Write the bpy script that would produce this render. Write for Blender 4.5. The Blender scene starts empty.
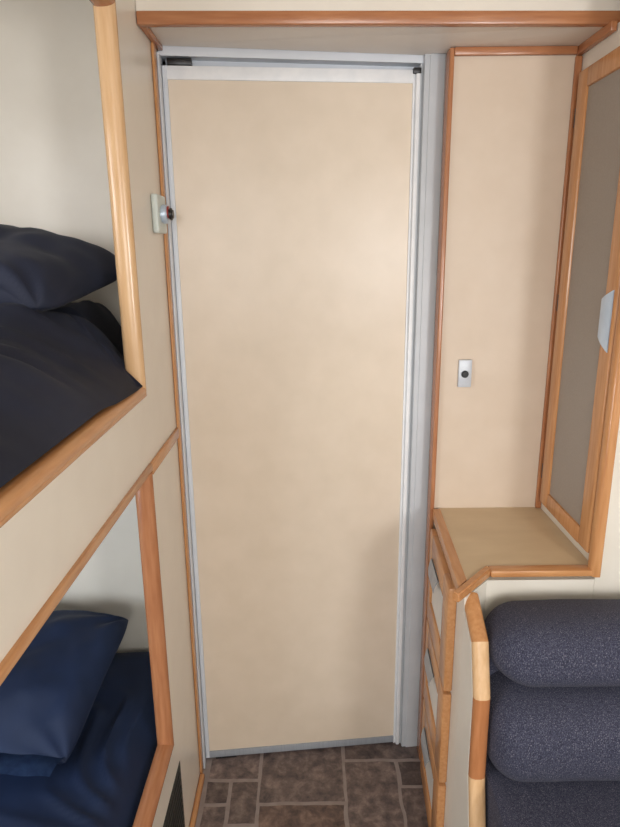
import bpy, bmesh, math, random
from mathutils import Vector, Matrix, noise

S = bpy.context.scene
C = S.collection
PI = math.pi

# ------------------------------------------------------------------ camera
cam_d = bpy.data.cameras.new('camera')
cam = bpy.data.objects.new('camera', cam_d)
C.objects.link(cam)
cam_d.sensor_fit = 'VERTICAL'
cam_d.sensor_height = 24.0
cam_d.lens = 24.0 * 617.2 / 827.0
cam_d.clip_start = 0.02
cam.matrix_world = (Matrix.Translation((0, 0, 1.49)) @
                    Matrix.Rotation(math.radians(90 - 14.856), 4, 'X') @
                    Matrix.Rotation(math.radians(-0.58), 4, 'Z'))
S.camera = cam

# ------------------------------------------------------------------ light
S.view_settings.view_transform = 'Standard'
S.view_settings.look = 'None'
S.view_settings.exposure = 0.60
S.view_settings.gamma = 1.0
S.view_settings.use_curve_mapping = False
W = bpy.data.worlds.new('daylight')
S.world = W
W.use_nodes = True
bg = W.node_tree.nodes['Background']
bg.inputs[0].default_value = (0.88, 0.94, 1.0, 1)
bg.inputs[1].default_value = 0.62


def window_light(name, loc, aim, sx, sy, power, col):
    l = bpy.data.lights.new(name, 'AREA')
    l.shape = 'RECTANGLE'
    l.size = sx
    l.size_y = sy
    l.energy = power
    l.color = col
    o = bpy.data.objects.new(name, l)
    C.objects.link(o)
    o.location = loc
    o.rotation_euler = (Vector(aim) - Vector(loc)).to_track_quat('-Z', 'Y').to_euler()
    return o


# daylight through the windows of the van
window_light('window_daylight_right', (1.06, -0.75, 1.42), (-0.6, 0.9, 1.2), 0.50, 0.50, 17, (0.95, 0.97, 1.0))
window_light('window_daylight_rear', (-0.35, -2.6, 1.55), (0, 1.5, 1.1), 1.4, 0.9, 33, (1.0, 0.98, 0.955))
window_light('window_daylight_upper_bunk', (-1.02, 0.62, 1.66), (-0.5, 1.2, 1.35), 0.6, 0.3, 4.0, (0.97, 0.97, 1.0))
window_light('window_daylight_lower_bunk', (-1.02, 0.55, 0.82), (-0.5, 1.2, 0.45), 0.6, 0.3, 5.5, (0.78, 0.88, 1.0))


# ------------------------------------------------------------------ materials
def srgb(r, g, b):
    f = lambda c: (c / 255 / 12.92) if c / 255 <= 0.04045 else ((c / 255 + 0.055) / 1.055) ** 2.4
    return (f(r), f(g), f(b), 1)


def base_mat(name, rough=0.5, metal=0.0, spec=0.5):
    m = bpy.data.materials.new(name)
    m.use_nodes = True
    b = m.node_tree.nodes['Principled BSDF']
    b.inputs['Roughness'].default_value = rough
    b.inputs['Metallic'].default_value = metal
    b.inputs['Specular IOR Level'].default_value = spec
    return m, m.node_tree.nodes, m.node_tree.links, b


def noise_mat(name, c1, c2, scale, rough=0.5, metal=0.0, stretch=(1, 1, 1), detail=4, lo=0.35, hi=0.65,
              bump=0.0, bscale=None, spec=0.5, sheen=0.0):
    m, N, L, b = base_mat(name, rough, metal, spec)
    g = N.new('ShaderNodeNewGeometry')
    mp = N.new('ShaderNodeMapping')
    mp.inputs['Scale'].default_value = stretch
    L.new(g.outputs['Position'], mp.inputs['Vector'])
    n = N.new('ShaderNodeTexNoise')
    n.inputs['Scale'].default_value = scale
    n.inputs['Detail'].default_value = detail
    L.new(mp.outputs[0], n.inputs['Vector'])
    r = N.new('ShaderNodeValToRGB')
    r.color_ramp.elements[0].position = lo
    r.color_ramp.elements[1].position = hi
    r.color_ramp.elements[0].color = c1
    r.color_ramp.elements[1].color = c2
    L.new(n.outputs[0], r.inputs[0])
    L.new(r.outputs[0], b.inputs['Base Color'])
    if sheen:
        b.inputs['Sheen Weight'].default_value = sheen
        b.inputs['Sheen Roughness'].default_value = 0.4
    if bump:
        n2 = N.new('ShaderNodeTexNoise')
        n2.inputs['Scale'].default_value = bscale or scale
        n2.inputs['Detail'].default_value = 3
        L.new(mp.outputs[0], n2.inputs['Vector'])
        bp = N.new('ShaderNodeBump')
        bp.inputs['Strength'].default_value = bump
        bp.inputs['Distance'].default_value = 0.002
        L.new(n2.outputs[0], bp.inputs['Height'])
        L.new(bp.outputs[0], b.inputs['Normal'])
    return m


M = {}
M['panel'] = noise_mat('cream_panel', srgb(223, 214, 201), srgb(228, 220, 207), 14, 0.32, detail=8, lo=0.25, hi=0.75)
M['door_panel'] = noise_mat('door_laminate', srgb(218, 202, 181), srgb(225, 209, 189), 14, 0.33, detail=8, lo=0.25, hi=0.75)
M['side_panel'] = noise_mat('fawn_laminate', srgb(210, 191, 170), srgb(216, 198, 178), 14, 0.42, detail=8, lo=0.25, hi=0.75, spec=0.3)
M['white_panel'] = noise_mat('off_white_panel', srgb(222, 215, 202), srgb(232, 226, 214), 7, 0.40, detail=8, lo=0.25, hi=0.75)
M['soffit'] = noise_mat('soffit_panel', srgb(224, 217, 208), srgb(230, 224, 216), 6, 0.42, detail=6)
M['counter'] = noise_mat('counter_laminate', srgb(203, 179, 144), srgb(212, 189, 154), 9, 0.40, detail=8, stretch=(1, 3, 1), lo=0.25, hi=0.75)


def wood(name, c1, c2, stretch):
    return noise_mat(name, srgb(*c1), srgb(*c2), 9, 0.24, stretch=stretch, detail=6, lo=0.3, hi=0.7, bump=0.05, bscale=14, spec=0.55)


HON = ((186, 128, 80), (204, 150, 100))      # honey
RED = ((162, 104, 68), (182, 124, 84))       # redder timber
PAL = ((210, 168, 122), (224, 186, 142))     # pale timber
BRN = ((170, 110, 68), (188, 126, 82))       # browner timber
SX, SY, SZ = (1.2, 14, 14), (14, 1.2, 14), (14, 14, 1.2)
for nm, cc in (('honey', HON), ('red', RED), ('pale', PAL), ('brown', BRN)):
    for ax, st in (('x', SX), ('y', SY), ('z', SZ)):
        M['%s_%s' % (nm, ax)] = wood('%s_timber_%s' % (nm, ax), cc[0], cc[1], st)
M['alu'] = noise_mat('white_aluminium', srgb(208, 212, 218), srgb(214, 218, 224), 12, 0.42, 0.0)
M['alu_mid'] = noise_mat('grey_blue_aluminium', srgb(190, 193, 196), srgb(196, 199, 202), 12, 0.42, 0.0)
M['silver_shaded'] = noise_mat('satin_silver_shaded', srgb(158, 162, 168), srgb(168, 172, 178), 40, 0.4, 0.3)  # darker copy of the silver, with the drawer handles' shade in its colour
M['alu_bright'] = noise_mat('pale_aluminium', srgb(228, 230, 232), srgb(236, 237, 238), 30, 0.40, 0.0)
M['alu_shaded'] = noise_mat('shaded_aluminium', srgb(150, 155, 162), srgb(158, 163, 170), 25, 0.38, 0.0, stretch=(8, 8, 0.3))  # light falling off at the door's foot is put into this grey
M['switch'] = noise_mat('silver_paint', srgb(196, 200, 206), srgb(204, 208, 213), 40, 0.4, 0.1)
M['silver'] = noise_mat('satin_silver_sky_tint', srgb(190, 206, 224), srgb(200, 215, 231), 40, 0.34, 0.35)  # pale blue sky reflection put into the silver's colour
M['black'] = noise_mat('black_plastic', srgb(22, 22, 24), srgb(30, 30, 32), 20, 0.35)
M['dark_vent'] = noise_mat('dark_vent_paint', srgb(30, 33, 31), srgb(40, 43, 41), 60, 0.6)
M['red_ring'] = noise_mat('red_plastic', srgb(150, 50, 46), srgb(160, 58, 52), 20, 0.4)
M['catch'] = noise_mat('pale_grey_plastic', srgb(196, 204, 198), srgb(206, 213, 207), 20, 0.4)
M['insert'] = noise_mat('taupe_insert', srgb(148, 139, 130), srgb(153, 144, 135), 300, 0.45, detail=2)
M['drawer_insert'] = noise_mat('drawer_insert', srgb(218, 214, 206), srgb(228, 224, 216), 12, 0.4)
M['navy_quilt'] = noise_mat('charcoal_navy_cotton', srgb(28, 32, 47), srgb(36, 41, 59), 5, 0.7, bump=0.15, bscale=500, spec=0.3, sheen=0.03)
M['navy_hem'] = noise_mat('lighter_navy_cotton', srgb(32, 52, 88), srgb(44, 66, 104), 60, 0.7, bump=0.2, bscale=300, spec=0.3)  # hem cotton, lighter than the pillow it edges
M['navy_sheet'] = noise_mat('window_tinted_navy_cotton', srgb(18, 31, 57), srgb(24, 39, 69), 5, 0.66, bump=0.12, bscale=500, spec=0.3, sheen=0.03)  # navy with the blue tint of the window light put into the colour


def sofa_fabric():
    m, N, L, b = base_mat('slate_weave', 0.9, 0, 0.2)
    g = N.new('ShaderNodeNewGeometry')
    mp = N.new('ShaderNodeMapping')
    mp.inputs['Scale'].default_value = (0.8, 1, 0.4)
    L.new(g.outputs['Position'], mp.inputs['Vector'])
    n = N.new('ShaderNodeTexNoise')
    n.inputs['Scale'].default_value = 800
    n.inputs['Detail'].default_value = 1.0
    L.new(mp.outputs[0], n.inputs['Vector'])
    r = N.new('ShaderNodeValToRGB')
    e = r.color_ramp.elements
    e[0].position = 0.34
    e[0].color = srgb(42, 44, 60)
    e[1].position = 0.60
    e[1].color = srgb(72, 73, 90)
    k = e.new(0.74)
    k.color = srgb(124, 122, 130)
    L.new(n.outputs[0], r.inputs[0])
    L.new(r.outputs[0], b.inputs['Base Color'])
    bp = N.new('ShaderNodeBump')
    bp.inputs['Strength'].default_value = 0.5
    bp.inputs['Distance'].default_value = 0.002
    L.new(n.outputs[0], bp.inputs['Height'])
    L.new(bp.outputs[0], b.inputs['Normal'])
    b.inputs['Sheen Weight'].default_value = 0.04
    return m


M['sofa'] = sofa_fabric()


def stone_mat():
    m, N, L, b = base_mat('stone_vinyl', 0.5, 0, 0.4)
    g = N.new('ShaderNodeNewGeometry')
    n = N.new('ShaderNodeTexNoise')
    n.inputs['Scale'].default_value = 26
    n.inputs['Detail'].default_value = 9
    n.inputs['Roughness'].default_value = 0.68
    n.inputs['Distortion'].default_value = 0.25
    L.new(g.outputs['Position'], n.inputs['Vector'])
    r = N.new('ShaderNodeValToRGB')
    e = r.color_ramp.elements
    e[0].position = 0.30
    e[0].color = srgb(64, 61, 63)
    e[1].position = 0.72
    e[1].color = srgb(160, 145, 138)
    k = e.new(0.5)
    k.color = srgb(112, 99, 96)
    L.new(n.outputs[0], r.inputs[0])
    a = N.new('ShaderNodeVertexColor')
    a.layer_name = 'tile_tone'
    mx = N.new('ShaderNodeMix')
    mx.data_type = 'RGBA'
    mx.blend_type = 'MULTIPLY'
    mx.inputs[0].default_value = 1.0
    L.new(r.outputs[0], mx.inputs[6])
    L.new(a.outputs[0], mx.inputs[7])
    L.new(mx.outputs[2], b.inputs['Base Color'])
    return m


M['stone'] = stone_mat()
M['grout'] = noise_mat('grout', srgb(146, 134, 129), srgb(158, 146, 141), 40, 0.6)


# ------------------------------------------------------------------ mesh helpers
def new():
    return bmesh.new()


def bx(bm, x0, x1, y0, y1, z0, z1, bev=0.0, seg=2):
    x0, x1 = min(x0, x1), max(x0, x1)
    y0, y1 = min(y0, y1), max(y0, y1)
    z0, z1 = min(z0, z1), max(z0, z1)
    r = bmesh.ops.create_cube(bm, size=1.0)
    vs = r['verts']
    for v in vs:
        v.co = Vector(((x0 + x1) / 2 + v.co.x * (x1 - x0), (y0 + y1) / 2 + v.co.y * (y1 - y0), (z0 + z1) / 2 + v.co.z * (z1 - z0)))
    if bev:
        es = list({e for v in vs for e in v.link_edges})
        bmesh.ops.bevel(bm, geom=es, offset=bev, segments=seg, affect='EDGES', profile=0.5)
    return bm


def prism(bm, pts, f0, f1):
    """closed polygon given in 2D; f0/f1 map a 2D point to the two end caps"""
    a = [bm.verts.new(f0(p)) for p in pts]
    b = [bm.verts.new(f1(p)) for p in pts]
    n = len(pts)
    bm.faces.new(a)
    bm.faces.new(list(reversed(b)))
    for i in range(n):
        bm.faces.new((a[i], a[(i + 1) % n], b[(i + 1) % n], b[i]))
    bmesh.ops.recalc_face_normals(bm, faces=bm.faces[:])
    return bm


def cyl(bm, p, axis, r0, r1, h, n=24, bev=0.0):
    q = Vector(axis).normalized().to_track_quat('Z', 'Y').to_matrix().to_4x4()
    mt = Matrix.Translation(Vector(p) + Vector(axis).normalized() * h / 2) @ q
    r = bmesh.ops.create_cone(bm, cap_ends=True, segments=n, radius1=r0, radius2=r1, depth=h, matrix=mt)
    if bev:
        es = [e for e in {e for v in r['verts'] for e in v.link_edges} if any(len(f.verts) > 4 for f in e.link_faces)]
        bmesh.ops.bevel(bm, geom=es, offset=bev, segments=3, affect='EDGES')
    return bm


def xform(bm, mt):
    for v in bm.verts:
        v.co = mt @ v.co
    return bm


def obj(name, bm, mat, parent=None, smooth=True, label=None):
    me = bpy.data.meshes.new(name)
    loc = Vector((0, 0, 0))
    if parent is None:
        lo = Vector((min(v.co.x for v in bm.verts), min(v.co.y for v in bm.verts), min(v.co.z for v in bm.verts)))
        hi = Vector((max(v.co.x for v in bm.verts), max(v.co.y for v in bm.verts), max(v.co.z for v in bm.verts)))
        base = Vector(((lo.x + hi.x) / 2, (lo.y + hi.y) / 2, lo.z))
        loc = base.copy()
    else:
        base = parent.location if parent.parent is None else parent.parent.location
    for v in bm.verts:
        v.co -= base
    bmesh.ops.recalc_face_normals(bm, faces=bm.faces[:])
    bm.to_mesh(me)
    bm.free()
    me.materials.append(mat)
    o = bpy.data.objects.new(name, me)
    C.objects.link(o)
    o.location = loc
    if parent is not None:
        o.parent = parent
    if smooth:
        me.shade_smooth()
        md_angle(me)
    if label:
        o['label'] = label
    return o


def md_angle(me, ang=38):
    ca = math.radians(ang)
    bm = bmesh.new()
    bm.from_mesh(me)
    for e in bm.edges:
        if len(e.link_faces) == 2:
            e.smooth = e.calc_face_angle(0) < ca
    bm.to_mesh(me)
    bm.free()


def thing(name, label, cat, loc, group=None):
    o = bpy.data.objects.new(name, None)
    C.objects.link(o)
    o.location = loc
    o.empty_display_size = 0.05
    o['label'] = label
    o['category'] = cat
    if group:
        o['group'] = group
    return o


def tag(o, label, cat, group=None):
    o['label'] = label
    o['category'] = cat
    if group:
        o['group'] = group
    return o


def struct(name, bm, mat, smooth=False):
    o = obj(name, bm, mat, None, smooth)
    o['kind'] = 'structure'
    return o


# ------------------------------------------------------------------ setting
RL, RR, RB = -1.07, 1.10, -3.0          # left and right outer walls, rear end of the aisle
PX = -0.3325                             # face of the bunk panel
CEIL = 2.04

# floor: stone-look vinyl, one mesh (grout bed plus tiles)
fm = bpy.data.meshes.new('floor')
bm = new()
bx(bm, RL, RR, RB, 1.70, -0.03, -0.0012)
tone = bm.loops.layers.float_color.new('tile_tone')
for f in bm.faces:
    f.material_index = 1
random.seed(4)
G = 0.0055


def tile(x0, x1, y0, y1, t):
    k = 0.004
    pts = [(x0 + G, y0 + G), (x1 - G, y0 + G), (x1 - G, y1 - G), (x0 + G, y1 - G)]
    out = []
    for i in range(4):
        p, q = Vector(pts[i]), Vector(pts[(i + 1) % 4])
        n = max(2, int((q - p).length / 0.02))
        for j in range(n):
            w = p.lerp(q, j / n)
            d = noise.noise_vector(Vector((w.x * 22, w.y * 22, 3.3))) * 0.0035
            out.append((w.x + d.x, w.y + d.y))
    f = bm.faces.new([bm.verts.new((a, b, 0.0)) for a, b in out])
    f.material_index = 0
    for l in f.loops:
        l[tone] = (t[0], t[1], t[2], 1)


tn = lambda a, b=1.0: (a * 1.0, a * 0.97 * b, a * 0.95 * b)
tile(-0.312, -0.158, 1.463, 1.66, tn(1.08))
tile(-0.312, -0.239, 1.382, 1.463, tn(0.72))
tile(-0.239, -0.155, 1.317, 1.463, tn(0.86))
tile(-0.312, -0.239, 1.20, 1.382, tn(1.0))
tile(-0.158, 0.091, 1.382, 1.66, tn(0.95))
tile(0.092, 0.34, 1.530, 1.66, tn(0.86))
tile(0.089, 0.246, 1.255, 1.530, tn(1.02))
tile(0.248, 0.40, 1.434, 1.530, tn(0.62))
tile(0.244, 0.40, 1.20, 1.434, tn(0.86))
tile(-0.155, 0.088, 1.20, 1.382, (0.92, 0.80, 0.72))
# the rest of the aisle, out of the photograph
y = 1.20
row = 0
while y > RB + 0.1:
    h = random.choice((0.10, 0.15, 0.22))
    x = -0.55
    while x < 0.6:
        w = random.choice((0.10, 0.16, 0.24))
        x1 = 0.62 if x + w > 0.55 else x + w
        tile(x, x1, max(y - h, RB), y, tn(random.uniform(0.65, 1.08)))
        x = x1
    y -= h
bm.to_mesh(fm)
bm.free()
fm.materials.append(M['stone'])
fm.materials.append(M['grout'])
fo = bpy.data.objects.new('floor', fm)
C.objects.link(fo)
fo['kind'] = 'structure'

struct('ceiling', bx(new(), RL, RR, RB, 1.70, CEIL, CEIL + 0.03), M['white_panel'])
struct('wall_left', bx(new(), RL - 0.03, RL, RB, 1.70, 0, CEIL), M['panel'])
struct('wall_right', bx(new(), RR, RR + 0.03, RB, 1.70, 0, CEIL), M['white_panel'])
# partition between sleeping area and washroom: bunk end, right-hand panel, unseen backing added behind the door to block sky light
bm = new()
bx(bm, 0.330, RR, 1.5388, 1.70, 0, CEIL)
bx(bm, PX - 0.002, 0.330, 1.67, 1.70, 0, CEIL)
struct('wall_back', bm, M['side_panel'])
struct('wall_end', bx(new(), RL, PX - 0.0025, 1.53, 1.70, 0, CEIL), M['white_panel'])

# door wall frame: u along the wall, n towards the viewer
DO = Vector((-0.3185, 1.542, 0))
DA = math.radians(5.54)
DM = Matrix.Translation(DO) @ Matrix.Rotation(DA, 4, 'Z')     # local x = u, local -y = towards viewer


def D(bm):
    return xform(bm, DM)


# aluminium door frame (structure)
bm = new()
def zs(x, za, zb):
    t = (x + 0.330) / 0.66
    return za + (zb - za) * max(0.0, min(1.0, t))


prism(bm, [(-0.0125, 1.9125), (-0.0125, 1.9375), (0.605, 1.9315), (0.605, 1.9065)],
      lambda p: Vector((p[0], -0.005, p[1])), lambda p: Vector((p[0], 0.045, p[1])))    # header
bx(bm, -0.0125, -0.0076, -0.036, 0.045, 0.0, 1.9115, 0.0012)         # left jamb
bx(bm, -0.001, 0.589, 0.028, 0.045, 1.870, 1.9125, 0.001)          # stop at the top
tr = struct('trim_1', D(bm), M['alu'], True)
tr['label'] = 'pale grey aluminium door frame with header and right jamb'
bm = new()
bx(bm, 0.5925, 0.648, -0.018, 0.045, 0.0, 1.9295, 0.002)
bx(bm, 0.6045, 0.648, -0.021, -0.017, 0.0, 1.9295, 0.001)
bx(bm, 0.5868, 0.593, -0.003, 0.045, 0.0, 1.9065, 0.001)
obj('right_jamb', D(bm), M['alu_mid'], tr, label='wide grey-blue aluminium jamb right of the door')
obj('door_guide', D(bx(new(), 0.005, 0.060, -0.0045, 0.02, 1.8945, 1.9085, 0.001)), M['black'], tr, label='small black guide block in the gap over the door')

# door leaf
door = thing('door_1', 'tall cream laminate washroom door edged in pale aluminium', 'door', DO.copy())
door['kind'] = 'structure'
obj('door_panel', D(bx(new(), 0.002, 0.572, 0.000, 0.024, 0.028, 1.866, 0.0)), M['door_panel'], door, smooth=False)
obj('top_rail', D(bx(new(), -0.007, 0.571, -0.004, 0.026, 1.8645, 1.893, 0.0015)), M['alu_bright'], door, label='pale aluminium rail along the top of the door')
obj('bottom_rail', D(bx(new(), -0.007, 0.571, -0.004, 0.026, 0.007, 0.029, 0.0015)), M['alu_shaded'], door, label='aluminium rail along the foot of the door with shade in its colour')
obj('hinge_stile', D(bx(new(), -0.007, 0.0050, -0.005, 0.026, 0.007, 1.893, 0.0025)), M['alu'], door, label='slim aluminium stile down the left of the door')
bm = new()
bx(bm, 0.5695, 0.5735, -0.005, 0.026, 0.004, 1.888, 0.001)
bx(bm, 0.5755, 0.5855, -0.012, 0.026, 0.004, 1.884, 0.002)
bx(bm, 0.5730, 0.5760, -0.002, 0.026, 0.004, 1.884)
ec = obj('closing_stile', D(bm), M['alu_bright'], door, label='bright aluminium channel down the right of the door')
obj('end_cap', D(bx(new(), 0.5685, 0.5870, -0.013, 0.02, 1.8835, 1.896, 0.002)), M['black'], ec, label='black plastic cap on top of the channel')
obj('foot_guide', D(bx(new(), 0.022, 0.085, -0.003, 0.02, 0.0005, 0.0085, 0.001)), M['black'], door, label='black plastic guide under the left foot of the door')

# timber bead right of the frame
bm = new()
bx(bm, 0.3185, 0.3295, 1.527, 1.5735, 0.0, 1.9205, 0.003, 3)
t2 = struct('trim_2', bm, M['red_z'], True)
t2['label'] = 'upright timber bead between door frame and right-hand panel'
# corner bead between right-hand panel and wardrobe
bm = new()
bx(bm, 0.6005, 0.6150, 1.527, 1.5383, 0.8165, 1.902, 0.003, 3)
t3 = struct('trim_3', bm, M['red_z'], True)
t3['label'] = 'upright timber bead in the corner beside the wardrobe'
# corner bead between bunk and door frame
bm = new()
bx(bm, PX + 0.0003, -0.3255, 1.472, 1.4985, 0.0, 1.922, 0.004, 3)
t4 = struct('trim_4', bm, M['honey_z'], True)
t4['label'] = 'upright timber bead between bunk panel and door frame'
bm = new()
bx(bm, PX + 0.0005, -0.3175, -0.55, 1.472, 0.0, 0.020, 0.005, 3)
b1 = struct('baseboard_left', bm, M['honey_y'], True)


# ------------------------------------------------------------------ bunk bed
bunk = thing('bunk_bed', 'built-in two-tier bunk bed with cream front panel and timber-edged openings', 'bunk bed', Vector((-0.69, 0.5, 0)))
Y0, Y1 = -0.55, 1.4715
PB = PX - 0.030
UO = (-0.40, 1.194, 1.2265, 1.900)     # upper opening y0 y1 z0 z1
LO = (-0.40, 1.189, 0.382, 1.052)     # lower opening
bm = new()
bx(bm, PB, PX, UO[1], 1.5295, 0, CEIL - 0.001)
bx(bm, PB, PX, Y0, UO[0], 0, CEIL - 0.001)
bx(bm, PB, PX, UO[0], UO[1], UO[3], CEIL - 0.001)
bx(bm, PB, PX, UO[0], UO[1], LO[3], UO[2])
bx(bm, PB, PX, UO[0], UO[1], 0, LO[2])
obj('front_panel', bm, M['panel'], bunk, smooth=False)

PROF = [(0.0185, 0.0), (0.0185, 0.003), (0.0165, 0.0045), (0.0115, 0.005), (0.0105, 0.0042), (0.0095, 0.006), (0.003, 0.0085), (-0.002, 0.0075),
        (-0.006, 0.003), (-0.0085, -0.003), (-0.0095, -0.010), (-0.0095, -0.020), (-0.0075, -0.026), (-0.003, -0.029), (0.0, -0.0299), (0.0, 0.0)]


def bead_seg(p, q, np_, nq, prof=PROF):
    """p,q: corner points (y,z) on the cut edge; np_, nq: outward mitre offsets per unit a"""
    b = new()
    prism(b, prof, lambda s: Vector((PX + s[1], p[0] + s[0] * np_[0], p[1] + s[0] * np_[1])),
          lambda s: Vector((PX + s[1], q[0] + s[0] * nq[0], q[1] + s[0] * nq[1])))
    return b


def opening_beads(o, mats, prefix):
    y0, y1, z0, z1 = o
    obj('%s_post' % prefix, bead_seg((y1, z0), (y1, z1), (1, -1), (1, 1 if prefix == 'upper' else 0)), mats[0], bunk)
    obj('%s_rail' % prefix, bead_seg((y0, z0), (y1, z0), (-1, -1), (1, -1)), mats[1], bunk)
    obj('%s_post' % prefix, bead_seg((y0, z0), (y0, z1), (-1, -1), (-1, 1 if prefix == 'upper' else 0)), mats[0], bunk)
    if prefix == 'upper':
        obj('%s_rail' % prefix, bead_seg((y0, z1), (y1, z1), (-1, 1), (1, 1)), mats[2], bunk)


opening_beads(UO, (M['pale_z'], M['honey_y'], M['red_y']), 'upper')
opening_beads(LO, (M['red_z'], M['red_y'], M['red_y']), 'lower')
obj('dividing_strip', bx(new(), PX, PX + 0.007, 1.205, 1.471, 1.042, 1.068, 0.002), M['honey_y'], bunk)
obj('dividing_strip', bx(new(), PB - 0.004, PX + 0.007, Y0, 1.205, 1.0525, 1.068, 0.002), M['honey_y'], bunk)
obj('bunk_base', bx(new(), RL + 0.001, PB - 0.001, Y0, 1.529, 1.085, 1.110), M['panel'], bunk, smooth=False)
obj('bunk_base', bx(new(), RL + 0.001, PB - 0.001, Y0, 1.529, 0.205, 0.230), M['panel'], bunk, smooth=False)
obj('end_panel', bx(new(), RL + 0.001, PB - 0.001, Y0, Y0 + 0.02, 0.0, CEIL - 0.001), M['panel'], bunk, smooth=False)
bm = new()
bx(bm, PX - 0.004, PX + 0.0015, 0.95, 1.260, 0.060, 0.268, 0.0005)
for i in range(9):
    z = 0.078 + i * 0.020
    bx(bm, PX + 0.001, PX + 0.003, 0.965, 1.246, z, z + 0.009, 0.0005)
obj('vent', bm, M['dark_vent'], bunk, label='dark rectangular vent low in the bunk front panel')


# ------------------------------------------------------------------ bedding
def sstep(a, b, x):
    t = max(0.0, min(1.0, (x - a) / (b - a)))
    return t * t * (3 - 2 * t)


def closed_height(nx, ny, fx, zb, inset=None):
    """closed solid from a grid: fx(s,t)->Vector top; sides go straight to the height zb"""
    b = new()
    top = [[b.verts.new(fx(i / nx, j / ny)) for i in range(nx + 1)] for j in range(ny + 1)]
    for j in range(ny):
        for i in range(nx):
            b.faces.new((top[j][i], top[j][i + 1], top[j + 1][i + 1], top[j + 1][i]))
    rim = [top[0][i] for i in range(nx + 1)] + [top[j][nx] for j in range(1, ny + 1)] + \
          [top[ny][i] for i in range(nx - 1, -1, -1)] + [top[j][0] for j in range(ny - 1, 0, -1)]
    n = len(rim)
    if inset is not None:                     # tuck the overhanging hem back over the rail before going down
        tuck = [b.verts.new((min(v.co.x, inset), v.co.y, v.co.z - 0.0012)) for v in rim]
        for i in range(n):
            b.faces.new((rim[i], rim[(i + 1) % n], tuck[(i + 1) % n], tuck[i]))
        rim = tuck
    low = []
    for v in rim:
        low.append(b.verts.new((v.co.x, v.co.y, zb)))
    for i in range(n):
        b.faces.new((rim[i], rim[(i + 1) % n], low[(i + 1) % n], low[i]))
    b.faces.new(low)
    return b


def ridge(x, y, a, period, ph, sharp=2.0):
    s = 0.5 + 0.5 * math.sin((x * math.cos(a) + y * math.sin(a)) * 2 * PI / period + ph)
    return s ** sharp


# upper quilt
QX0 = RL + 0.006


def quilt(s, t):
    y = -0.45 + t * (1.522 + 0.45)
    xe = -0.336 + 0.014 * sstep(0.95, 1.14, y) * (1 - sstep(1.172, 1.182, y)) - 0.026 * sstep(1.172, 1.182, y)           # behind the post it stays inside the bunk
    x = QX0 + s * (xe - QX0)
    d = -0.336 - x
    z = 1.372 - 0.128 * (1 - min(1, d / 0.155)) ** 1.5
    n = noise.noise(Vector((x * 5, y * 5, 1.7))) * 0.010 + noise.noise(Vector((x * 13, y * 13, 5.1))) * 0.004
    fold = ridge(x + 0.06 * noise.noise(Vector((x * 4, y * 4, 0))), y, math.radians(-28), 0.19, 0.8, 4) * 0.028
    fold += ridge(x + 0.05 * noise.noise(Vector((x * 5, y * 5, 4))), y, math.radians(-40), 0.083, 0.3, 6) * 0.013
    amp = sstep(0.0, 0.07, d) * (1 - sstep(1.02, 1.14, y) * (1 - sstep(-0.54, -0.47, x)) * 0.85) * (1 - sstep(1.40, 1.50, y) * 0.7)
    z += (n + fold - 0.006) * amp
    z -= 0.085 * sstep(-0.515, -0.43, x) * sstep(1.19, 1.36, y)
    return Vector((x, y, max(z, 1.2385)))


q = obj('quilt', closed_height(80, 150, quilt, 1.1105, -0.3655), M['navy_quilt'])
md_angle(q.data, 70)
tag(q, 'charcoal navy quilt spread over the upper bunk and spilling onto its rail', 'quilt')

# lower mattress with fitted sheet
def mattress(s, t):
    y = -0.45 + t * (1.522 + 0.45)
    xe = -0.372
    x = RL + 0.006 + s * (xe - RL - 0.006)
    d = xe - x
    z = 0.412 - 0.050 * (1 - min(1, d / 0.075)) ** 2.4
    z -= 0.022 * (1 - min(1, (1.522 - y) / 0.07)) ** 2
    # pulls in the sheet running out from under the pillow
    w = sstep(-0.62, -0.47, x) * (1 - sstep(-0.44, -0.39, x))
    a = math.radians(62 + 18 * noise.noise(Vector((x * 3, y * 3, 2))))
    z += ridge(x, y, a, 0.085, 1.2, 3.5) * 0.011 * w * sstep(0.80, 0.95, y) * (1 - sstep(1.28, 1.36, y))
    z += ridge(x, y, math.radians(75), 0.07, 0.2, 3) * 0.006 * (1 - sstep(0.96, 1.06, y)) * sstep(0.0, 0.06, d)
    z += noise.noise(Vector((x * 7, y * 7, 9.1))) * 0.006 * sstep(0, 0.05, d)
    return Vector((x, y, z))


mt = obj('mattress', closed_height(90, 200, mattress, 0.2305), M['navy_sheet'])
md_angle(mt.data, 70)
tag(mt, 'mattress in a navy fitted sheet on the lower bunk', 'mattress')


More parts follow.
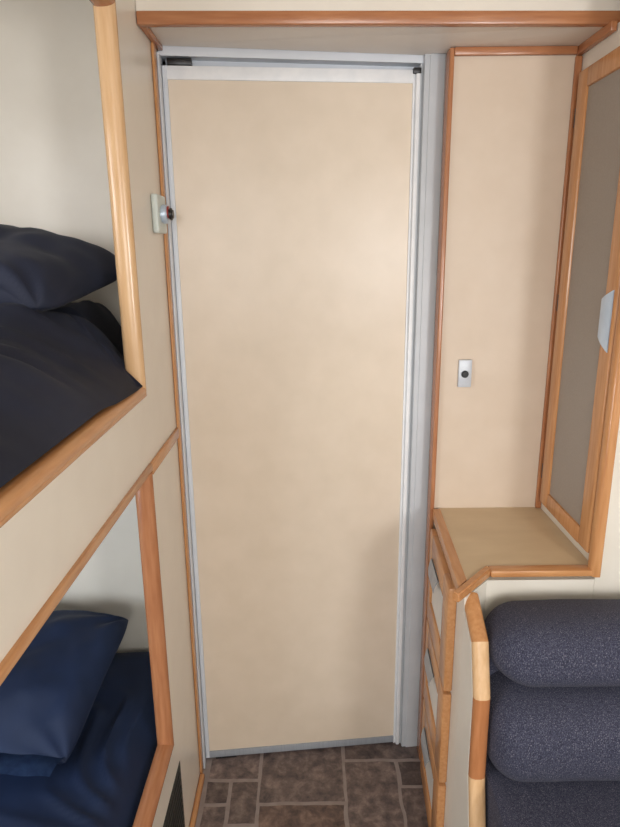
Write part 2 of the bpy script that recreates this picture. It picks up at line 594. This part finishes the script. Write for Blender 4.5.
def pillow(hx, hy, th, seed, wr=0.006, rc=0.09):
    b = new()
    n = 56
    rows = {}

    def shape(u, v, sgn):
        ex = hx * (1 - 0.05 * (1 - abs(v) ** 2) * abs(u) ** 3 * 0.6)
        ey = hy * (1 - 0.09 * (1 - abs(u) ** 2) * abs(v) ** 3 * 0.6)
        x, y = u * ex * (1 - rc * abs(v) ** 7), v * ey * (1 - rc * 1.3 * abs(u) ** 7)
        p = max(0.0, (1 - abs(u) ** 4.0)) ** 0.45 * max(0.0, (1 - abs(v) ** 2.6)) ** 0.42
        z = sgn * th * p
        k = p ** 0.5
        w = noise.noise(Vector((x * 9, y * 9, seed))) * wr + noise.noise(Vector((x * 22, y * 22, seed + 4))) * wr * 0.45
        c = math.exp(-((1 - abs(u)) ** 2 + (1 - abs(v)) ** 2) * 6)
        w += c * 0.012 * math.sin(math.atan2(1.02 - abs(v), 1.02 - abs(u)) * 11)
        return Vector((x, y, z + w * k * (1 if sgn > 0 else 0.3)))
    for sgn in (1, -1):
        for j in range(n + 1):
            for i in range(n + 1):
                edge = i in (0, n) or j in (0, n)
                if sgn < 0 and edge:
                    rows[(sgn, i, j)] = rows[(1, i, j)]
                    continue
                u = math.sin((i / n * 2 - 1) * PI / 2 * 0.98) / math.sin(PI / 2 * 0.98)
                v = math.sin((j / n * 2 - 1) * PI / 2 * 0.98) / math.sin(PI / 2 * 0.98)
                rows[(sgn, i, j)] = b.verts.new(shape(u, v, sgn))
        for j in range(n):
            for i in range(n):
                f = [rows[(sgn, i, j)], rows[(sgn, i + 1, j)], rows[(sgn, i + 1, j + 1)], rows[(sgn, i, j + 1)]]
                b.faces.new(f if sgn > 0 else f[::-1])
    return b


# upper pillow
bm = pillow(0.345, 0.190, 0.092, 2.0, 0.015)
for v in bm.verts:                          # sags towards its right-hand end and drapes on the quilt
    if v.co.z < 0:
        v.co.z *= 0.38
xform(bm, Matrix.Translation((-0.750, 1.280, 1.447)) @ Matrix.Rotation(math.radians(-9), 4, 'Z') @ Matrix.Rotation(math.radians(4), 4, 'Y') @ Matrix.Rotation(math.radians(9), 4, 'X'))
p1 = obj('pillow', bm, M['navy_quilt'])
md_angle(p1.data, 75)
tag(p1, 'plump charcoal navy pillow lying on the upper bunk', 'pillow', )
# lower pillow
bm = pillow(0.275, 0.200, 0.078, 8.0, 0.019, 0.035)
for v in bm.verts:
    if v.co.z < 0:
        v.co.z *= 0.6
for v in bm.verts:                          # flattens towards the hem
    if v.co.z > 0:
        v.co.z *= 1 - 0.6 * sstep(0.07, 0.195, -v.co.y)
R1 = Matrix.Translation((-0.768, 1.280, 0.500)) @ Matrix.Rotation(math.radians(-6), 4, 'Z') @ Matrix.Rotation(math.radians(15), 4, 'X')
xform(bm, R1)
p2 = obj('pillow', bm, M['navy_sheet'])
md_angle(p2.data, 75)
tag(p2, 'navy pillow propped on the lower bunk mattress', 'pillow')
bm = new()
for i in range(41):
    u = i / 40
    x = -0.262 + u * 0.524
    for j in range(5):
        w = j / 4
        bm.verts.new((x, -0.180 - 0.058 * w, 0.006 + 0.022 * w + 0.008 * math.sin(w * PI) + 0.008 * noise.noise(Vector((x * 18, w, 3)))))
bm.verts.ensure_lookup_table()
for i in range(40):
    for j in range(4):
        bm.faces.new((bm.verts[i * 5 + j], bm.verts[i * 5 + j + 1], bm.verts[i * 5 + j + 6], bm.verts[i * 5 + j + 5]))
r = bmesh.ops.solidify(bm, geom=bm.faces[:], thickness=0.006)
xform(bm, R1)
obj('hem', bm, M['navy_hem'], p2, label='gathered hem band along the pillow edge')

# ------------------------------------------------------------------ door catch on the bunk panel
ct = thing('door_catch', 'pale grey plastic door catch with black knob on the bunk panel edge', 'door catch', Vector((PX, 1.41, 1.528)))
obj('plate', bx(new(), PX + 0.0005, PX + 0.0145, 1.376, 1.455, 1.528, 1.608, 0.004, 3), M['catch'], ct)
obj('barrel', cyl(new(), (PX + 0.0145, 1.416, 1.568), (1, 0, 0), 0.0205, 0.0195, 0.012, bev=0.002), M['silver'], ct, label='round silver barrel')
obj('ring', cyl(new(), (PX + 0.0265, 1.416, 1.572), (1, 0, 0), 0.0130, 0.0130, 0.003), M['red_ring'], ct, label='thin red ring')
obj('knob', cyl(new(), (PX + 0.0295, 1.416, 1.568), (1, 0, 0), 0.0140, 0.0120, 0.009, bev=0.003), M['black'], ct, label='black push knob')

# ------------------------------------------------------------------ overhead cupboard
oc = thing('overhead_cupboard', 'cream overhead cupboard with timber lower edge spanning above the door', 'cupboard', Vector((0.14, 1.45, 1.88)))
FA = math.radians(1.5)
FM = Matrix.Translation((PX + 0.001, 1.363, 0)) @ Matrix.Rotation(FA, 4, 'Z')
FL = (RR - PX - 0.003) / math.cos(FA)
obj('front_panel', xform(bx(new(), 0.0, FL, 0.005, 0.018, 1.943, CEIL - 0.001), FM), M['panel'], oc, smooth=False)
obj('front_edge', xform(bx(new(), 0.0, FL, 0.0, 0.020, 1.9195, 1.944, 0.003), FM), M['red_x'], oc)
bm = new()
SOF = [(PX + 0.001, 1.384), (0.33, 1.400), (0.614, 1.408), (0.614, 1.538), (0.3305, 1.538), (0.3305, 1.578), (0.288, 1.577), (0.282, 1.592), (PX + 0.001, 1.533)]
prism(bm, SOF, lambda p: Vector((p[0], p[1], zs(p[0], 1.9315, 1.9215))), lambda p: Vector((p[0], p[1], zs(p[0], 1.9315, 1.9215) + 0.010)))
obj('bottom_panel', bm, M['soffit'], oc, smooth=False)
obj('side_trim', bx(new(), PX + 0.001, PX + 0.014, 1.384, 1.533, 1.9205, 1.9310, 0.002), M['red_y'], oc)
obj('side_trim', bx(new(), 0.6020, 0.6150, 1.372, 1.538, 1.9025, 1.9213, 0.002), M['red_y'], oc)
obj('back_trim', bx(new(), 0.3295, 0.6020, 1.527, 1.538, 1.9045, 1.9213, 0.002), M['red_x'], oc)

# ------------------------------------------------------------------ light switch
sw = thing('light_switch', 'silver light switch with a round black button on the right-hand panel', 'switch', Vector((0.392, 1.5383, 1.149)))
obj('plate', bx(new(), 0.376, 0.409, 1.5295, 1.5383, 1.149, 1.219, 0.002), M['switch'], sw)
obj('button', cyl(new(), (0.3915, 1.5295, 1.183), (0, -1, 0), 0.0098, 0.0086, 0.006, bev=0.002), M['black'], sw, label='round black button')


# ------------------------------------------------------------------ pull handle: trapezoid lip, long edge a0..a1 on t=0, short edge on t=w
def pull(a0, a1, w, inset, mapf):
    b = new()
    n = 8
    fr, bk = [], []
    for i in range(n + 1):
        s = i / n
        ins = inset * s
        h = 0.004 + 0.012 * math.sin(min(1, s * 1.05) * PI * 0.62) ** 0.9
        fr.append([b.verts.new(mapf(a0 + ins, s * w, h)), b.verts.new(mapf(a1 - ins * 0.7, s * w, h))])
        bk.append([b.verts.new(mapf(a0 + ins, s * w, h - 0.003)), b.verts.new(mapf(a1 - ins * 0.7, s * w, h - 0.003))])
    for g, rev in ((fr, False), (bk, True)):
        for i in range(n):
            f = [g[i][0], g[i][1], g[i + 1][1], g[i + 1][0]]
            b.faces.new(f[::-1] if rev else f)
    for i in range(n):
        b.faces.new((fr[i][0], fr[i + 1][0], bk[i + 1][0], bk[i][0]))
        b.faces.new((fr[i][1], bk[i][1], bk[i + 1][1], fr[i + 1][1]))
    b.faces.new((fr[0][0], bk[0][0], bk[0][1], fr[0][1]))
    b.faces.new((fr[n][0], fr[n][1], bk[n][1], bk[n][0]))
    # foot joining the lip to the front
    vs = [mapf(a0 + 0.002, 0.0, 0.0), mapf(a1 - 0.002, 0.0, 0.0), mapf(a1 - 0.002, 0.004, 0.0), mapf(a0 + 0.002, 0.004, 0.0)]
    up = [mapf(a0 + 0.002, 0.0, 0.004), mapf(a1 - 0.002, 0.0, 0.004), mapf(a1 - 0.002, 0.004, 0.004), mapf(a0 + 0.002, 0.004, 0.004)]
    A = [b.verts.new(p) for p in vs]
    B = [b.verts.new(p) for p in up]
    b.faces.new(A)
    b.faces.new(B)
    for i in range(4):
        b.faces.new((A[i], A[(i + 1) % 4], B[(i + 1) % 4], B[i]))
    return b


# ------------------------------------------------------------------ drawer cabinet with counter
DX = 0.3265                     # far end of the drawer fronts, which swing slightly into the aisle
dc = thing('drawer_cabinet', 'low cream cabinet with timber-framed drawers and tan counter beside the door', 'cabinet', Vector((0.47, 1.36, 0)))
CZ = 0.8153
DRM = Matrix.Translation((DX, 1.500, 0)) @ Matrix.Rotation(math.radians(-3.4), 4, 'Z')     # local -y runs towards the viewer


def Dr(b):
    return xform(b, DRM)


bm = new()
prism(bm, [(0.345, 1.526), (0.327, 1.214), (0.6135, 1.214), (0.6135, 1.526)], lambda p: Vector((p[0], p[1], 0.0)), lambda p: Vector((p[0], p[1], 0.790)))
obj('carcass', bm, M['white_panel'], dc, smooth=False)
bm = new()
prism(bm, [(0.344, 1.5383), (0.324, 1.158), (0.383, 1.219), (0.6155, 1.219), (0.6155, 1.5383)],
      lambda p: Vector((p[0], p[1], CZ - 0.022)), lambda p: Vector((p[0], p[1], CZ)))
obj('countertop', bm, M['counter'], dc, smooth=False)
bm = new()                                   # left edge of the counter
prism(bm, [(0.3255, 1.526), (0.3445, 1.526), (0.3245, 1.159), (0.3015, 1.133)],
      lambda p: Vector((p[0], p[1], CZ - 0.022)), lambda p: Vector((p[0], p[1], CZ + 0.003)))
obj('counter_edge', bm, M['honey_y'], dc)
bm = new()                                   # corner piece running out over the sofa end
prism(bm, [(0.283, 1.112), (0.3825, 1.221), (0.3895, 1.203), (0.2945, 1.099)],
      lambda p: Vector((p[0], p[1], CZ - 0.015)), lambda p: Vector((p[0], p[1], CZ + 0.005)))
bmesh.ops.bevel(bm, geom=bm.edges[:], offset=0.003, segments=3, affect='EDGES')
obj('counter_edge', bm, M['honey_x'], dc)
obj('counter_edge', bx(new(), 0.386, 0.605, 1.193, 1.2215, CZ - 0.0120, CZ + 0.003, 0.003), M['honey_x'], dc)
bm = new()                                   # cream front of the cabinet, behind the sofa
prism(bm, [(0.3160, 1.135), (0.3160, 1.2135), (0.6135, 1.2135), (0.6135, 1.2005), (0.3800, 1.2005), (0.318, 1.135)],
      lambda p: Vector((p[0], p[1], 0.0)), lambda p: Vector((p[0], p[1], CZ - 0.0225)))
obj('front_panel', bm, M['white_panel'], dc, smooth=False)
obj('top_strip', Dr(bx(new(), 0.002, 0.016, -0.31, 0.024, 0.7785, 0.793)), M['white_panel'], dc, smooth=False)


def drawer(zt, hgt, fy):
    y0, y1 = -0.308, -0.006
    z0 = zt - hgt
    x0, x1 = -0.012, 0.008
    b = new()
    bx(b, x0, x1, y0, y0 + 0.072, z0, zt, 0.004)
    bx(b, x0, x1, y1 - 0.040, y1, z0, zt, 0.004)
    bx(b, x0, x1, y0 + 0.070, y1 - 0.038, zt - fy, zt, 0.004)
    bx(b, x0, x1, y0 + 0.070, y1 - 0.038, z0, z0 + 0.066, 0.004)
    d = obj('drawer', Dr(b), M['honey_y'], dc)
    obj('insert', Dr(bx(new(), x0 + 0.006, x1 - 0.002, y0 + 0.066, y1 - 0.035, z0 + 0.060, zt - fy + 0.004)), M['drawer_insert'], d, label='off-white drawer insert')
    obj('handle', Dr(pull(-0.182, -0.066, 0.040, 0.018, lambda a, t, h: Vector((x0 - h * 0.7, a, zt - fy + 0.008 - t)))), M['silver_shaded'], d, label='silver lip handle')


for zt, hgt, fy in ((0.777, 0.261, 0.064), (0.508, 0.248, 0.060), (0.251, 0.248, 0.056)):
    drawer(zt, hgt, fy)

# ------------------------------------------------------------------ wardrobe
wd = thing('wardrobe', 'tall wardrobe with taupe-panelled timber-framed door above the counter', 'wardrobe', Vector((0.80, 1.38, 0)))
WX = 0.616
obj('side_panel', bx(new(), WX, WX + 0.014, 1.212, 1.5383, 0.0, 1.9165), M['white_panel'], wd, smooth=False)
obj('front_panel', bx(new(), WX - 0.002, RR - 0.001, 1.2000, 1.212, 0.0, CEIL - 0.001), M['white_panel'], wd, smooth=False)
bm = new()
prism(bm, [(0.601, 1.2125), (0.599, 1.208), (0.600, 1.201), (0.602, 1.195), (0.606, 1.191), (0.611, 1.189), (0.6185, 1.189), (0.6205, 1.191), (0.6205, 1.1998), (0.6138, 1.1998), (0.6138, 1.2125)],
      lambda p: Vector((p[0], p[1], CZ - 0.0115)), lambda p: Vector((p[0], p[1], CEIL - 0.002)))
obj('corner_post', bm, M['honey_z'], wd)
# door, hinged on its far edge; local x runs from the hinge towards the viewer
HX, HY, AJ = 0.6155, 1.506, math.radians(0.5)
WDM = Matrix.Translation((HX, HY, 0)) @ Matrix.Rotation(-PI / 2 - AJ, 4, 'Z')      # local x -> -Y, local -y -> -X


def WDo(b):
    return xform(b, WDM)


dw, dz0, dz1, fw, fn = 0.291, 0.846, 1.862, 0.040, 0.050
bm = new()
bx(bm, 0.0, 0.048, -0.016, 0.0, dz0, dz1, 0.004)
bx(bm, dw - fn, dw, -0.016, 0.0, dz0, dz1, 0.006, 4)
bx(bm, 0.047, dw - fn + 0.001, -0.016, 0.0, dz1 - fw, dz1, 0.004)
bx(bm, 0.047, dw - fn + 0.001, -0.016, 0.0, dz0, dz0 + fw, 0.004)
wdo = obj('wardrobe_door', WDo(bm), M['honey_z'], wd)
obj('insert', WDo(bx(new(), 0.044, dw - fn + 0.004, -0.010, -0.003, dz0 + fw - 0.004, dz1 - fw + 0.004)), M['insert'], wdo, label='matt taupe door insert')
obj('handle', WDo(pull(1.285, 1.408, 0.034, 0.028, lambda a, t, h: Vector((dw - fn + 0.040 - t, -0.0155 - h * 0.55, a)))), M['silver'], wdo, label='silver trapezoid lip handle')
for z in (1.77, 1.36, 0.93):
    obj('hinge', WDo(bx(new(), -0.005, -0.0003, -0.015, -0.002, z - 0.02, z + 0.02, 0.001)), M['black'], wdo, label='small dark hinge')

# ------------------------------------------------------------------ sofa
sf = thing('sofa', 'slate blue woven sofa with rolled back cushions and timber-edged cream end', 'sofa', Vector((0.72, 0.8, 0)))


def roll_box(x0, x1, prof, rnd=0.03, nseg=14, puff=0.004, seed=0.0):
    """upholstered block: closed YZ profile swept along X with rounded ends"""
    b = new()
    cy = sum(p[0] for p in prof) / len(prof)
    cz = sum(p[1] for p in prof) / len(prof)
    rings = []
    xs = []
    for i in range(nseg + 1):
        a = i / nseg * PI / 2
        xs.append((x0 + rnd * (1 - math.sin(a)), rnd * (1 - math.cos(a))))
    xs = xs[::-1]
    st = [(x0 + rnd * (1 - math.sin(i / nseg * PI / 2)), 1 - math.cos(i / nseg * PI / 2)) for i in range(nseg, -1, -1)]
    st = [(x, 1 - math.cos(math.asin(min(1, max(0, (x0 + rnd - x) / rnd))))) for x, _ in st]
    mid = [(x0 + rnd + (x1 - x0 - 2 * rnd) * k / 24, 0) for k in range(1, 24)]
    en = [(x1 - (x - x0), c) for x, c in reversed(st)]
    for x, c in st + mid + en:
        ring = []
        for (py, pz) in prof:
            d = Vector((py - cy, pz - cz))
            L = d.length
            sh = d * (1 - rnd * c / L) if L > 1e-6 else d
            w = 1 + noise.noise(Vector((x * 6, py * 9 + seed, pz * 9))) * puff / max(L, 0.02)
            ring.append(b.verts.new((x, cy + sh.x * w, cz + sh.y * w)))
        rings.append(ring)
    n = len(prof)
    for a, c in zip(rings[:-1], rings[1:]):
        for i in range(n):
            b.faces.new((a[i], a[(i + 1) % n], c[(i + 1) % n], c[i]))
    b.faces.new(rings[0])
    b.faces.new(rings[-1][::-1])
    return b


def superprof(cy, cz, hy, hz, p=2.6, n=40, tilt=0.0):
    out = []
    for i in range(n):
        a = 2 * PI * i / n
        c, s = math.cos(a), math.sin(a)
        x = math.copysign(abs(c) ** (2 / p), c) * hy
        z = math.copysign(abs(s) ** (2 / p), s) * hz
        out.append((cy + x * math.cos(tilt) - z * math.sin(tilt), cz + x * math.sin(tilt) + z * math.cos(tilt)))
    return out


SXL, SXR = 0.3535, RR - 0.006
obj('back_cushion', roll_box(SXL, SXR, superprof(1.092, 0.716, 0.094, 0.072, 2.5, tilt=math.radians(-8)), 0.078), M['sofa'], sf, label='upper rolled back cushion')
obj('back_cushion', roll_box(SXL, SXR, superprof(1.076, 0.548, 0.110, 0.100, 2.7, tilt=math.radians(6)), 0.062, seed=3), M['sofa'], sf, label='lower rolled back cushion')
obj('seat_cushion', roll_box(SXL, SXR, superprof(0.800, 0.388, 0.36, 0.070, 6.0, n=64), 0.030, seed=7), M['sofa'], sf)
obj('backrest', bx(new(), SXL + 0.006, SXR, 1.10, 1.184, 0.30, 0.71, 0.01), M['sofa'], sf)
obj('seat_base', bx(new(), SXL + 0.004, SXR, 0.46, 1.184, 0.0, 0.335), M['white_panel'], sf, smooth=False)
# end panel with its timber edge
EP = [(1.158, 0.783), (1.068, 0.733), (1.034, 0.632), (1.029, 0.448), (0.999, 0.340), (0.955, 0.0)]
bm = new()
pts = [(1.2, 0.0), (1.2, 0.765)] + [(y + 0.004, z - 0.004) for y, z in EP[:-1]] + [(EP[-1][0] + 0.004, 0.0)]
bm2 = prism(bm, [(1.134, 0.0), (1.134, 0.764)] + [(y + 0.006, z - 0.003) for y, z in EP[1:-1]] + [(0.961, 0.0)],
            lambda p: Vector((0.3160, p[0], p[1])), lambda p: Vector((0.346, p[0], p[1])))
obj('end_panel', bm2, M['white_panel'], sf, smooth=False)
mats = [M['honey_z'], M['pale_z'], M['brown_z'], M['pale_z'], M['honey_z']]
labs = ['honey timber edging at the top of the sofa end', 'pale timber edging below the bend', 'brown timber edging beside the lower cushion', 'pale timber edging near the seat', 'timber edging down to the floor']
for i in range(len(EP) - 1):
    (ya, za), (yb, zb) = EP[i], EP[i + 1]
    d = Vector((yb - ya, zb - za)).normalized()

    def miter(k):
        dd = []
        for j in (k - 1, k):
            if 0 <= j < len(EP) - 1:
                e = Vector((EP[j + 1][0] - EP[j][0], EP[j + 1][1] - EP[j][1])).normalized()
                dd.append(Vector((e.y, -e.x)))        # outward = towards the viewer / up
        m = sum(dd, Vector((0, 0)))
        m.normalize()
        return m
    ma, mb = miter(i), miter(i + 1)
    pr = [(0.317, -0.004), (0.317, 0.003), (0.320, 0.009), (0.327, 0.0125), (0.339, 0.0125), (0.3465, 0.009), (0.3500, 0.003), (0.3500, -0.004)]
    b = prism(new(), pr, lambda s: Vector((s[0], ya + ma.x * s[1], za + ma.y * s[1])), lambda s: Vector((s[0], yb + mb.x * s[1], zb + mb.y * s[1])))
    obj('edge_trim', b, mats[i], sf, label=labs[i])
